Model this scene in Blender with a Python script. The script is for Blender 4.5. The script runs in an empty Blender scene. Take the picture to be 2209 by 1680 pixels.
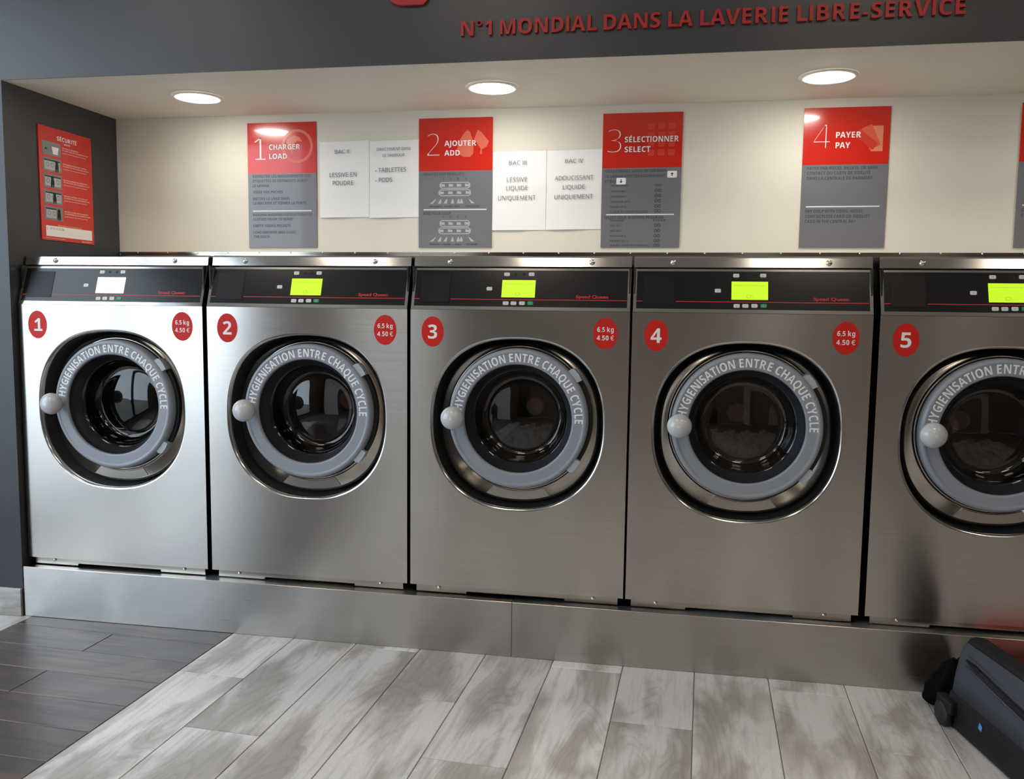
import bpy, bmesh, math, random
from mathutils import Vector, Matrix

# ------------------------------------------------------------------ camera, world, exposure
sc = bpy.context.scene
COL = sc.collection
R = math.radians
def lin(c):
    return tuple(((v/255)/12.92 if v/255 <= .04045 else ((v/255+.055)/1.055)**2.4) for v in c) + (1,)

CAM = Vector((2.3055, -2.7507, 1.1631)); YAW, PITCH, ROLL, FPX = -.1772, -.0966, .0123, 1854.95
cy, sy, cp, sp, cr, sr = math.cos(YAW), math.sin(YAW), math.cos(PITCH), math.sin(PITCH), math.cos(ROLL), math.sin(ROLL)
fwd = Vector((sy*cp, cy*cp, sp)); rt = Vector((cy, -sy, 0)); up = rt.cross(fwd)
rt, up = cr*rt + sr*up, cr*up - sr*rt
cam = bpy.data.cameras.new('camera'); cam.sensor_fit = 'HORIZONTAL'; cam.sensor_width = 36
cam.lens = FPX/2209*36; cam.clip_start = .05
camo = bpy.data.objects.new('camera', cam); COL.objects.link(camo)
m = Matrix((rt, up, -fwd)).transposed().to_4x4(); m.translation = CAM; camo.matrix_world = m
sc.camera = camo

SKY_STRENGTH = 4.2
wd = bpy.data.worlds.new('sky'); sc.world = wd; wd.use_nodes = True
bg = wd.node_tree.nodes['Background']; bg.inputs[0].default_value = (.74, .87, 1.0, 1); bg.inputs[1].default_value = SKY_STRENGTH
sc.view_settings.view_transform = 'Standard'; sc.view_settings.look = 'None'
sc.view_settings.exposure = 0.36; sc.view_settings.gamma = 1; sc.view_settings.use_curve_mapping = False
ALCOVE_LIGHT, ROOM_LIGHT = 37.0, 8.5

# ------------------------------------------------------------------ measures (metres)
MW = .72                                   # machine width
XL = [0, .7373, 1.469, 2.1967, 2.9363]     # left edge of each machine
ZP, YB, YW, XW, ZS = .187, -.0273, .6101, -.0071, 1.9263   # plinth top, bulkhead face, back wall, side wall, soffit
XR, XLF, YF, ZC = 6.5, -.80, -5.2, 2.75    # room: right wall, shopfront, wall across, ceiling

# ------------------------------------------------------------------ materials
MATS = {}
def nodes(name):
    mt = bpy.data.materials.new(name); mt.use_nodes = True; MATS[name] = mt
    nt = mt.node_tree; b = nt.nodes['Principled BSDF']
    return mt, nt, b
def inp(nt, node, k, v):
    if hasattr(v, 'is_linked') or hasattr(v, 'links'): nt.links.new(v, node.inputs[k])
    else: node.inputs[k].default_value = v
def N(nt, t, **kw):
    n = nt.nodes.new(t)
    for k, v in kw.items(): setattr(n, k, v)
    return n
def flat(name, rgb, rough=.5, metal=0., spec=.5, coat=0., emit=None, es=0., noise=0., nscale=40.):
    mt, nt, b = nodes(name)
    c = lin(rgb); b.inputs['Base Color'].default_value = c; b.inputs['Roughness'].default_value = rough
    b.inputs['Metallic'].default_value = metal; b.inputs['Specular IOR Level'].default_value = spec
    if coat: b.inputs['Coat Weight'].default_value = coat; b.inputs['Coat Roughness'].default_value = .03
    if emit: b.inputs['Emission Color'].default_value = lin(emit); b.inputs['Emission Strength'].default_value = es
    if noise:
        tc = N(nt, 'ShaderNodeTexCoord'); nz = N(nt, 'ShaderNodeTexNoise'); nz.inputs['Scale'].default_value = nscale
        nz.inputs['Detail'].default_value = 6; nt.links.new(tc.outputs['Object'], nz.inputs['Vector'])
        bp = N(nt, 'ShaderNodeBump'); bp.inputs['Strength'].default_value = noise; bp.inputs['Distance'].default_value = .002
        nt.links.new(nz.outputs['Fac'], bp.inputs['Height']); nt.links.new(bp.outputs['Normal'], b.inputs['Normal'])
    return mt
def steel(name, rgb=(196, 193, 189), rough=.30, aniso=.75, stain=0., vec=(2.5, 2.5, 260), var=.05):
    mt, nt, b = nodes(name)
    b.inputs['Metallic'].default_value = 1; b.inputs['Anisotropic'].default_value = aniso
    b.inputs['Anisotropic Rotation'].default_value = .25
    tc = N(nt, 'ShaderNodeTexCoord'); mp = N(nt, 'ShaderNodeMapping'); mp.inputs['Scale'].default_value = vec
    nt.links.new(tc.outputs['Object'], mp.inputs['Vector'])
    nz = N(nt, 'ShaderNodeTexNoise'); nz.inputs['Scale'].default_value = 1; nz.inputs['Detail'].default_value = 4
    nt.links.new(mp.outputs['Vector'], nz.inputs['Vector'])
    mr = N(nt, 'ShaderNodeMapRange'); mr.inputs['To Min'].default_value = rough-var; mr.inputs['To Max'].default_value = rough+var
    nt.links.new(nz.outputs['Fac'], mr.inputs['Value'])
    rout = mr.outputs['Result']
    cmix = N(nt, 'ShaderNodeMix', data_type='RGBA'); c = lin(rgb)
    cmix.inputs['A'].default_value = c; cmix.inputs['B'].default_value = tuple(v*.86 for v in c[:3])+(1,)
    nt.links.new(nz.outputs['Fac'], cmix.inputs['Factor'])
    nt.links.new(cmix.outputs['Result'], b.inputs['Base Color'])
    if stain:
        n2 = N(nt, 'ShaderNodeTexNoise'); n2.inputs['Scale'].default_value = 4.5; n2.inputs['Detail'].default_value = 5; n2.inputs['Roughness'].default_value = .55
        nt.links.new(tc.outputs['Object'], n2.inputs['Vector'])
        rp = N(nt, 'ShaderNodeMapRange'); rp.inputs['From Min'].default_value = .45; rp.inputs['From Max'].default_value = .65
        rp.inputs['To Max'].default_value = stain
        nt.links.new(n2.outputs['Fac'], rp.inputs['Value'])
        ad = N(nt, 'ShaderNodeMath', operation='ADD'); nt.links.new(rout, ad.inputs[0]); nt.links.new(rp.outputs['Result'], ad.inputs[1]); rout = ad.outputs[0]
    nt.links.new(rout, b.inputs['Roughness'])
    return mt
def plank(name, light, dark, patch, rough):
    mt, nt, b = nodes(name)
    tc = N(nt, 'ShaderNodeTexCoord'); oi = N(nt, 'ShaderNodeObjectInfo')
    rm = N(nt, 'ShaderNodeMath', operation='MULTIPLY'); rm.inputs[1].default_value = 57; nt.links.new(oi.outputs['Random'], rm.inputs[0])
    def nz(scale, vec, det, off):
        mp = N(nt, 'ShaderNodeMapping'); mp.inputs['Scale'].default_value = vec; nt.links.new(tc.outputs['Object'], mp.inputs['Vector'])
        n = N(nt, 'ShaderNodeTexNoise', noise_dimensions='4D'); n.inputs['Scale'].default_value = scale; n.inputs['Detail'].default_value = det
        n.inputs['Distortion'].default_value = .4
        a = N(nt, 'ShaderNodeMath', operation='ADD'); a.inputs[1].default_value = off; nt.links.new(rm.outputs[0], a.inputs[0])
        nt.links.new(mp.outputs['Vector'], n.inputs['Vector']); nt.links.new(a.outputs[0], n.inputs['W']); return n.outputs['Fac']
    grain = nz(1, (60, 4, 1), 6, 0); blot = nz(1, (8, 2.6, 1), 5, 11.3); fine = nz(1, (420, 90, 1), 2, 3.7)
    # wood figure: contour lines of a smooth stretched field
    fig = nz(1, (6, 1.6, 1), 1, 29.1)
    fm = N(nt, 'ShaderNodeMath', operation='MULTIPLY'); fm.inputs[1].default_value = 130; nt.links.new(fig, fm.inputs[0])
    fs = N(nt, 'ShaderNodeMath', operation='SINE'); nt.links.new(fm.outputs[0], fs.inputs[0])
    def rng(s, a, c, lo=0., hi=1.):
        r = N(nt, 'ShaderNodeMapRange'); r.inputs['From Min'].default_value = a; r.inputs['From Max'].default_value = c
        r.inputs['To Min'].default_value = lo; r.inputs['To Max'].default_value = hi; nt.links.new(s, r.inputs['Value']); return r.outputs['Result']
    def mix(f, a, c):
        x = N(nt, 'ShaderNodeMix', data_type='RGBA'); inp(nt, x, 'Factor', f)
        for k, v in (('A', a), ('B', c)):
            if isinstance(v, tuple): x.inputs[k].default_value = v
            else: nt.links.new(v, x.inputs[k])
        return x.outputs['Result']
    c = mix(rng(blot, .47, .60), lin(light), lin(patch))
    c = mix(rng(grain, .5, .75, 0, .45), c, lin(dark))
    fa = N(nt, 'ShaderNodeMath', operation='MULTIPLY'); nt.links.new(rng(fs.outputs[0], .2, 1, 0, .3), fa.inputs[0]); nt.links.new(rng(blot, .42, .55), fa.inputs[1])
    c = mix(fa.outputs[0], c, lin(dark))
    c = mix(rng(fine, .35, .7, 0, .18), c, lin(dark))
    tone = N(nt, 'ShaderNodeHueSaturation'); nt.links.new(c, tone.inputs['Color'])
    nt.links.new(rng(oi.outputs['Random'], 0, 1, .88, 1.06), tone.inputs['Value'])
    nt.links.new(tone.outputs['Color'], b.inputs['Base Color'])
    nt.links.new(rng(grain, .3, .7, rough-.05, rough+.08), b.inputs['Roughness'])
    bp = N(nt, 'ShaderNodeBump'); bp.inputs['Strength'].default_value = .12; bp.inputs['Distance'].default_value = .001
    nt.links.new(grain, bp.inputs['Height']); nt.links.new(bp.outputs['Normal'], b.inputs['Normal'])
    return mt
def glass(name, tint=.9, gloss=1.0, ior=1.5):
    mt, nt, b = nodes(name); nt.nodes.remove(b); out = nt.nodes['Material Output']
    t = N(nt, 'ShaderNodeBsdfTransparent'); t.inputs[0].default_value = (tint, tint, tint, 1)
    g = N(nt, 'ShaderNodeBsdfGlossy'); g.inputs['Roughness'].default_value = .02; g.inputs[0].default_value = (1, 1, 1, 1)
    f = N(nt, 'ShaderNodeLayerWeight'); f.inputs['Blend'].default_value = .5
    pw = N(nt, 'ShaderNodeMath', operation='POWER'); pw.inputs[1].default_value = 4.5; nt.links.new(f.outputs['Facing'], pw.inputs[0])
    mu = N(nt, 'ShaderNodeMath', operation='MULTIPLY_ADD'); mu.inputs[1].default_value = .7*gloss; mu.inputs[2].default_value = .045*gloss; mu.use_clamp = True
    nt.links.new(pw.outputs[0], mu.inputs[0]); x = N(nt, 'ShaderNodeMixShader')
    nt.links.new(mu.outputs[0], x.inputs[0]); nt.links.new(t.outputs[0], x.inputs[1]); nt.links.new(g.outputs[0], x.inputs[2])
    nt.links.new(x.outputs[0], out.inputs['Surface']); return mt

M_STEEL = steel('brushed_steel', rgb=(204, 200, 195), rough=.235, aniso=.8, var=.04); M_PLINTH = steel('plinth_steel', rough=.28, stain=.10, vec=(3, 3, 90), var=.02)
M_STEEL2 = steel('inner_steel', rough=.2, aniso=.3, rgb=(190, 184, 176)); M_LIP = steel('lip_steel', rough=.14, aniso=0, rgb=(205, 203, 200))
M_LID = steel('lid_steel', rough=.13, aniso=.3, var=.02)
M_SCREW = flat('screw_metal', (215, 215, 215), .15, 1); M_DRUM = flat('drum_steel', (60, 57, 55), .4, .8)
M_HUB = flat('hub_mirrored_pink', (228, 190, 174), .45)  # pink reflection painted into the hub's base colour
M_BLACK = flat('black_plastic', (10, 11, 14), .55); M_RUBBER = flat('door_rubber', (32, 34, 40), .45)
M_SIDE = flat('cabinet_side', (24, 25, 28), .5)
M_RING = flat('ring_grey', (139, 144, 153), .38); M_KNOB = flat('knob_grey', (190, 192, 194), .18, coat=.3)
M_HINGE = flat('hinge_grey', (165, 173, 182), .4); M_WHITE = flat('print_white', (236, 236, 236), .5)
M_STICK = flat('sticker_red', (200, 36, 28), .5, spec=.25); M_CONSOLE = flat('console_black', (11, 11, 16), .2, spec=.45)
M_PLATE = flat('console_plate', (12, 12, 16), .36, spec=.25); M_BTN = flat('button_white', (214, 214, 210), .45)
M_GREEN = flat('button_green', (20, 150, 100), .45); M_REDINK = flat('console_red', (200, 32, 34), .5)
M_LCD = flat('lcd_lit', (160, 200, 20), .3, emit=(195, 238, 30), es=.6)
M_LCDW = flat('lcd_glare_pale', (225, 235, 215), .3, emit=(245, 250, 235), es=.95)  # window glare painted into machine one's screen as a paler glow
M_LCDINK = flat('lcd_ink', (120, 160, 25), .4, emit=(140, 175, 20), es=.5)
M_GLASS = glass('door_glass', .66, 1.25)
M_CREAM = flat('cream_paint', (226, 221, 208), .75, noise=.15, nscale=220)
M_DARK = flat('anthracite_paint', (52, 53, 57), .4, spec=.55, noise=.1, nscale=260)
M_LIGHT = flat('lamp_diffuser', (255, 255, 255), .5, emit=(255, 249, 238), es=ALCOVE_LIGHT)
M_LIGHT2 = flat('room_lamp_diffuser', (255, 255, 255), .5, emit=(255, 240, 222), es=ROOM_LIGHT)
M_TRIMW = flat('lamp_trim', (235, 232, 226), .4)
M_PRED = flat('poster_red', (205, 40, 26), .18, coat=.4); M_PGREY = flat('poster_grey', (118, 119, 124), .25, coat=.3)
M_PINK = flat('poster_pale_red', (222, 110, 88), .25); M_PTXT = flat('poster_dark_text', (70, 72, 80), .4)
M_KEYS = flat('poster_keys', (214, 66, 52), .25); M_PWHITE = flat('poster_white', (240, 236, 230), .4); M_PLG = flat('poster_light_grey', (178, 178, 180), .4)
M_PAPER = flat('paper', (243, 243, 243), .8); M_INK = flat('paper_ink', (84, 92, 108), .8); M_INK2 = flat('faded_ink', (120, 122, 128), .8)
M_SIGN = flat('sign_red', (168, 28, 24), .5)
M_PL = plank('plank_light', (220, 218, 217), (138, 134, 130), (170, 166, 161), .33)
M_PD = plank('plank_dark', (80, 73, 71), (52, 49, 50), (102, 88, 80), .33)
M_GROUT = flat('grout', (112, 108, 104), .8)
M_ROOMW = flat('room_wall_paint', (142, 128, 116), .8); M_CEIL = flat('ceiling_paint', (225, 222, 216), .8)
M_FRAME = flat('window_frame', (60, 62, 66), .4, .4); M_PANE = glass('window_pane', .95, 1.0)
M_CASE = flat('case_grey', (52, 55, 63), .55, noise=.3, nscale=500); M_CASEB = flat('case_black', (15, 15, 19), .6, spec=.3)
M_CLOTH = flat('black_cloth', (4, 4, 6), .9, spec=.1, noise=.4, nscale=90); M_RED = flat('mirrored_red', (190, 22, 20), .5)
M_BLUE = flat('badge_blue', (70, 140, 210), .3)
M_PAVE = flat('pavement', (120, 120, 118), .9, noise=.3, nscale=8); M_LEAF = flat('leaf', (52, 78, 40), .8)

# ------------------------------------------------------------------ geometry helpers
class G:
    def __init__(s): s.v = []; s.f = []; s.sm = []
    def add(s, vs, fs, smooth=False):
        o = len(s.v); s.v += [tuple(v) for v in vs]; s.f += [tuple(i+o for i in f) for f in fs]; s.sm += [smooth]*len(fs); return s
    def box(s, x0, x1, y0, y1, z0, z1):
        return s.add([(x, y, z) for x in (x0, x1) for y in (y0, y1) for z in (z0, z1)],
            [(0, 1, 3, 2), (4, 6, 7, 5), (0, 4, 5, 1), (2, 3, 7, 6), (0, 2, 6, 4), (1, 5, 7, 3)])
    def bbox(s, x0, x1, y0, y1, z0, z1, b=.003, seg=2, mat=None):
        bm = bmesh.new(); bmesh.ops.create_cube(bm, size=1)
        for v in bm.verts: v.co = ((x0+x1)/2+v.co.x*(x1-x0), (y0+y1)/2+v.co.y*(y1-y0), (z0+z1)/2+v.co.z*(z1-z0))
        bmesh.ops.bevel(bm, geom=bm.edges[:], offset=b, segments=seg, affect='EDGES', profile=.5)
        if mat: bm.transform(mat)
        return s.bm(bm, seg > 2)
    def bm(s, bm, smooth=False):
        bm.verts.index_update(); s.add([v.co[:] for v in bm.verts], [[v.index for v in f.verts] for f in bm.faces], smooth); bm.free(); return s
    def lathe(s, prof, c, axis='y', n=64, a0=0, a1=2*math.pi, smooth=True, sx=1., sz=1.):
        # prof: (radius, offset along axis)
        full = abs(a1-a0-2*math.pi) < 1e-6; k = n if full else n+1; vs = []
        for i in range(k):
            a = a0+(a1-a0)*i/n; ca, sa = math.cos(a), math.sin(a)
            for r, h in prof:
                if axis == 'y': vs.append((c[0]+r*ca*sx, c[1]+h, c[2]+r*sa*sz))
                elif axis == 'z': vs.append((c[0]+r*ca, c[1]+r*sa, c[2]+h))
                else: vs.append((c[0]+h, c[1]+r*ca, c[2]+r*sa))
        p = len(prof); fs = []
        for i in range(n):
            j = (i+1) % k
            for q in range(p-1): fs.append((i*p+q, i*p+q+1, j*p+q+1, j*p+q))
        return s.add(vs, fs, smooth)
    def disc(s, c, rx, rz, y, n=48):
        # facing -y
        return s.add([(c[0]+rx*math.cos(2*math.pi*i/n), y, c[1]+rz*math.sin(2*math.pi*i/n)) for i in range(n)], [tuple(range(n))])
    def prism(s, pts, O, U, V, d):
        # 2d outline raised by d along U x V
        Nn = U.cross(V); n = len(pts)
        a = [O+U*x+V*y for x, y in pts]; b = [p+Nn*d for p in a]
        return s.add(a+b, [tuple(range(n, 2*n)), tuple(range(n-1, -1, -1))]+[(i, (i+1) % n, n+(i+1) % n, n+i) for i in range(n)])
    def tube(s, pts, r, n=8, closed=False):
        pts = [Vector(p) for p in pts]; vs = []; fs = []; k = len(pts)
        for i, p in enumerate(pts):
            d = (pts[min(i+1, k-1)]-pts[max(i-1, 0)]).normalized(); a = d.orthogonal().normalized(); b = d.cross(a)
            rr = r[i] if isinstance(r, (list, tuple)) else r
            vs += [p+(a*math.cos(2*math.pi*j/n)+b*math.sin(2*math.pi*j/n))*rr for j in range(n)]
        for i in range(k-1):
            for j in range(n): fs.append((i*n+j, i*n+(j+1) % n, (i+1)*n+(j+1) % n, (i+1)*n+j))
        fs += [tuple(range(n-1, -1, -1)), tuple(range((k-1)*n, k*n))]
        return s.add(vs, fs, True)
    def mesh(s, name, off=(0, 0, 0)):
        me = bpy.data.meshes.new(name); me.from_pydata([(v[0]-off[0], v[1]-off[1], v[2]-off[2]) for v in s.v], [], s.f)
        me.polygons.foreach_set('use_smooth', s.sm); me.update(); return me

def obj(name, g, mat, parent=None, off=(0, 0, 0), fix=True):
    me = g.mesh(name, off) if isinstance(g, G) else g
    if fix and isinstance(g, G):
        bm = bmesh.new(); bm.from_mesh(me); bmesh.ops.recalc_face_normals(bm, faces=bm.faces[:]); bm.to_mesh(me); bm.free()
    if not me.materials: me.materials.append(mat)
    o = bpy.data.objects.new(name, me); COL.objects.link(o)
    if parent: o.parent = parent
    else: o.location = off
    return o
def tag(o, label=None, cat=None, group=None, kind=None):
    for k, v in (('label', label), ('category', cat), ('group', group), ('kind', kind)):
        if v: o[k] = v
    return o
def thing(name, label, cat, loc, group=None):
    o = bpy.data.objects.new(name, None); o.empty_display_size = .05; COL.objects.link(o); o.location = loc
    return tag(o, label, cat, group)
def struct(name, g, mat, label=None):
    return tag(obj(name, g, mat), label, kind='structure')
def copy_tree(o, parent=None):
    c = o.copy(); COL.objects.link(c); c.parent = parent
    for ch in [x for x in bpy.data.objects if x.parent == o]: copy_tree(ch, c)
    return c

# ------------------------------------------------------------------ lettering
_tc = {}
def style(s, st):
    """ask for a plain or bold sans face through its Unicode letter block (Blender's own fallback font)"""
    U, L, D = {'b': (0x1D5D4, 0x1D5EE, 0x1D7EC), 'r': (0x1D5A0, 0x1D5BA, 0x1D7E2)}[st]
    o = ''
    for c in s:
        o += chr(L+11) if c == 'I' else chr(U+ord(c)-65) if 'A' <= c <= 'Z' else chr(L+ord(c)-97) if 'a' <= c <= 'z' else chr(D+ord(c)-48) if '0' <= c <= '9' else c
    return o
ACC = {'É': 'E', 'È': 'E', 'Ê': 'E', 'é': 'e'}
def curve_mesh(body, bold=0., ext=0., res=3, line=1.):
    c = bpy.data.curves.new('lettering', 'FONT'); c.body = body; c.offset = bold; c.extrude = ext; c.resolution_u = res; c.space_line = line
    o = bpy.data.objects.new('lettering', c); me = bpy.data.meshes.new_from_object(o)
    vs = [v.co.copy() for v in me.vertices]; fs = [tuple(p.vertices) for p in me.polygons]
    bpy.data.objects.remove(o); bpy.data.curves.remove(c); bpy.data.meshes.remove(me)
    return vs, fs
CAPITALS = [chr(c) for c in range(65, 91)]; SMALL = [chr(c) for c in range(97, 123)]; DIGITS = [str(d) for d in range(10)]
CHARS = {'b': CAPITALS+list('kg')+DIGITS+['-', ',', '.', '°', '€'], 'r': [c for c in CAPITALS if c not in 'FGHJKWXYZ']+DIGITS[2:5]+['-'], 'p': CAPITALS+SMALL+DIGITS+['-', ',', '.', '°', '?', '/', '<', '>', '=', '(', ')']}
_gl = {}
def glyphs(st):
    """every glyph of a face at once: one text block, one glyph per line"""
    if st in _gl: return _gl[st]
    LN = 3.; out = {}; CH = CHARS[st]
    vs, fs = curve_mesh('\n'.join(style(c, st) if st != 'p' else c for c in CH), 0, 0, 2 if st == 'p' else 3, LN)
    row = lambda y: int(round((.3-y)/LN))
    mp = [{} for c in CH]; gv = [[] for c in CH]; gf = [[] for c in CH]
    for f in fs:
        r = row(vs[f[0]].y)
        for k in f:
            if k not in mp[r]: mp[r][k] = len(gv[r]); gv[r].append(Vector((vs[k].x, vs[k].y+LN*r, vs[k].z)))
        gf[r].append(tuple(mp[r][k] for k in f))
    for q, c in enumerate(CH):
        if c == 'I':
            for v in gv[q]: v.y = min(v.y, .714)
        x1 = max(v.x for v in gv[q])
        out[c] = (gv[q], gf[q], x1+(.015 if c in 'ATVYLFPK' else .05 if c in 'OCDGQS0' else .085))
    _gl[st] = out; return out
def thicken(vs, fs, ext):
    cnt = {}
    for f in fs:
        for a, b in zip(f, f[1:]+f[:1]): cnt[(a, b)] = 1
    n = len(vs); V = [Vector((v.x, v.y, ext)) for v in vs]+[Vector((v.x, v.y, -ext)) for v in vs]
    F = list(fs)+[tuple(k+n for k in reversed(f)) for f in fs]+[(a, a+n, b+n, b) for (a, b) in cnt if (b, a) not in cnt]
    return V, F
def raw_text(s, bold=0., ext=0., res=3, st='b'):
    key = (s, bold, ext, res, st)
    if key in _tc: return _tc[key]
    if bold: _tc[key] = curve_mesh(style(s, st) if st != 'p' else s, bold, ext, res); return _tc[key]
    gl = glyphs(st); vs = []; fs = []; x = 0.
    for ch in s:
        if ch == ' ': x += .25; continue
        a = gl[ACC.get(ch, ch)]; k = len(vs)
        vs += [Vector((v.x+x, v.y, v.z)) for v in a[0]]; fs += [tuple(q+k for q in f) for f in a[1]]
        if ch in ACC:
            xm = x+a[2]*.52; yb = .77 if ch.isupper() else .60; sh = .08 if ch in 'Éé' else -.08 if ch == 'È' else 0; t = .06
            k = len(vs); vs += [Vector((xm-t, yb, ext)), Vector((xm+t, yb, ext)), Vector((xm+t+sh, yb+.13, ext)), Vector((xm-t+sh, yb+.13, ext))]; fs.append((k, k+1, k+2, k+3))
        x += a[2]
    if ext: vs, fs = thicken(vs, fs, ext)
    _tc[key] = (vs, fs); return vs, fs
CAP = .714
def put(g, s, O, U, V, cap, x, y, bold=0., align='L', width=None, d=0., raised=0., slim=None, st='b'):
    """text with its baseline at (x, y) of the plane O, U, V; width squeezes it to fit"""
    k = cap/CAP; vs, fs = raw_text(s, bold, .5 if raised else 0., 3, st)
    if not vs: return g
    x0 = min(v.x for v in vs); x1 = max(v.x for v in vs)
    kx = width/(x1-x0) if width else k*(slim or 1); w = (x1-x0)*kx
    ax = x - (w/2 if align == 'C' else w if align == 'R' else 0); Nn = U.cross(V)
    return g.add([O+U*(ax+(v.x-x0)*kx)+V*(y+v.y*k)+Nn*(d+(v.z+.5)*raised if raised else d) for v in vs], fs)
def advance(ch, st='b'): return glyphs(st)[ch][2]
X3, Y3, Z3 = Vector((1, 0, 0)), Vector((0, 1, 0)), Vector((0, 0, 1))

# ------------------------------------------------------------------ the setting
TH = R(-2.4); EU = Vector((math.cos(TH), math.sin(TH), 0)); EV = Vector((-math.sin(TH), math.cos(TH), 0)); FO = Vector((.8268, -.033, 0))
fl = struct('floor', G().box(XLF, XR, YF, YW+.1, -.06, -.0022), M_GROUT)
def plank_mesh(name, w, l, mat, along_u=False):
    b = .0013; g = G()
    g.bbox(b, w-b, b, l-b, -.0100, 0, .0012, 1)
    me = g.mesh(name); me.materials.append(mat); return me
PW, PLEN = .2279, .945
pm = plank_mesh('plank', PW, PLEN, M_PL)
def lay(me, u, v, rot=0.):
    o = bpy.data.objects.new('plank', me); COL.objects.link(o); o.parent = fl
    o.location = FO+EU*u+EV*v; o.rotation_euler = (0, 0, TH+rot); return o
J = [-.315, -.632, .008]
tops = [plank_mesh('plank', PW, .30-j_, M_PL) for j_ in J]     # first plank of each course runs under the plinth
for k in range(0, 18):
    lay(tops[k % 3], k*PW, J[k % 3])
    for q in (1, 2, 3): lay(pm, k*PW, J[k % 3]-q*PLEN)
dark_full = plank_mesh('plank', .1555, .80, M_PD); dark_half = plank_mesh('plank', .1555, .40, M_PD)
for i in range(-1, 12):
    v = -.102-.1555*i                       # upper edge of the row
    if i % 2 == 1 or i == -1: lay(dark_full, -.80, v, R(-90))
    else:
        lay(dark_half, -.80, v, R(-90)); lay(dark_half, -.40, v, R(-90))
lm_ = plank_mesh('plank', PW, PLEN, M_PL)
for k in (1, 2, 3):
    for q in range(3): lay(lm_, -.80-PW*k, -.70+.2*k-q*PLEN)

struct('wall_back', G().box(XW, XR, YW, YW+.1, 0, ZC), M_CREAM)
struct('wall_left', G().box(XLF, XW, YB, YW+.1, 0, ZC), M_DARK)
struct('wall_bulkhead', G().box(XW, XR, YB, YW-.001, ZS+.012, ZC).box(XW, XR, YB, YB+.004, ZS, ZS+.012), M_DARK)
struct('ceiling_alcove', G().box(XW+.0005, XR, YB+.0042, YW-.001, ZS, ZS+.0118), M_CREAM)
struct('ceiling', G().box(XLF-.1, XR+.1, YF-.1, YB, ZC, ZC+.1), M_CEIL)
struct('wall_right', G().box(XR, XR+.1, YF-.1, YW+.1, 0, ZC), M_ROOMW)
struct('wall_front', G().box(XLF-.1, XR, YF-.1, YF, 0, ZC), M_ROOMW)
# tiled skirting on the short wall beside the plinth
bb = struct('baseboard_left', G().bbox(0, .1027, 0, -.0105-XLF-.01, -.0108, 0, .0012, 1), M_PL); bb.matrix_world = Matrix(((0, 1, 0, XLF+.01), (0, 0, 1, YB-.0002), (1, 0, 0, .001), (0, 0, 0, 1)))
for i, x in enumerate((3.0, 4.6)): struct('wall_column_%d' % (i+1), G().box(x, x+.38, YF, YF+.12, 0, ZC), M_CEIL)
dr1 = struct('added_door_1', G().bbox(.62, 1.42, YF, YF+.05, .002, 2.1, .004, 1), M_FRAME); obj('added_door_handle', G().tube([(.70, YF+.052, 1.02), (.70, YF+.09, 1.02), (.82, YF+.09, 1.02)], .009), M_SCREW, dr1)  # unseen door, added so the steel mirrors a dark band
# shopfront window: sill wall, lintel, end walls, mullions, panes
WY0, WY1 = -3.3, -.30
wl = struct('wall_shopfront', G().box(XLF-.1, XLF, WY1, YB, 0, ZC).box(XLF-.1, XLF, YF, WY0, 0, ZC).box(XLF-.1, XLF, WY0, WY1, 0, .10).box(XLF-.1, XLF, WY0, WY1, 2.65, ZC), M_ROOMW)
for i in range(2):
    y0 = WY0+i*(WY1-WY0)/2; y1 = y0+(WY1-WY0)/2; g = G()
    for a in ((y0, y0+.04, .10, 2.65), (y1-.04, y1, .10, 2.65), (y0+.04, y1-.04, .10, .16), (y0+.04, y1-.04, 2.60, 2.65)): g.box(XLF-.07, XLF-.02, a[0], a[1], a[2], a[3])
    w = struct('window_%d' % (i+1), g, M_FRAME); obj('window_pane', G().box(XLF-.048, XLF-.042, y0+.04, y1-.04, .16, 2.60), M_PANE, w)
struct('pavement', G().box(-9, XLF-.1, -9, 3, -.12, -.06), M_PAVE)

# steel trim along the wall behind the machines
g = G().box(0, XR, YW-.006, YW-.0003, 1.30, 1.3725).box(0, XR, YW-.020, YW-.006, 1.366, 1.3725)
tr = struct('trim_1', g, M_LID)
for i in range(40):
    x = .09+.138*i
    if x < XR-.3: obj('screw', G().lathe([(0, -.003), (.0025, -.0025), (.0035, 0)], (x, YW-.020, 1.3692), n=8), M_SCREW, tr)

# plinth the machines stand on
pl = thing('steel_plinth', 'long low brushed steel plinth carrying the row of washing machines', 'plinth', (2.0, YB, 0))
for a, b in ((-.0035, 1.8258), (1.8264, XR-.02)):
    obj('panel', G().bbox(a, b, YB, YW-.03, .0005, ZP, .0012, 1), M_PLINTH, pl, (2.0, YB, 0))
obj('end_strip', G().box(-.0065, -.0037, YB-.001, YB+.03, 0.001, .125), M_BLACK, pl, (2.0, YB, 0))

# ------------------------------------------------------------------ washing machine
OX, OZ, HA, HB = .3582, .776, .290, .2876          # opening in the front panel
RX, RZ, RR = .3618, .7945, .2322                   # door ring
def sup(t, a, b, nt=2.38, nb=2.25, cx=OX, cz=OZ):
    c, s = math.cos(t), math.sin(t); n = nt if s > 0 else nb
    k = (abs(c/a)**n+abs(s/b)**n)**(-1/n); return (cx+k*c, cz+k*s)
ZB_, ZC_ = .2173, 1.1490
TB, TT = (-.001, 1.150), (.0445, 1.2862)             # console bottom and top (y, z)
CU = X3; CV = Vector((0, TT[0]-TB[0], TT[1]-TB[1])); CL = CV.length; CV.normalize()
CO = Vector((0, TB[0], TB[1])); CN = CU.cross(CV)

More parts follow.
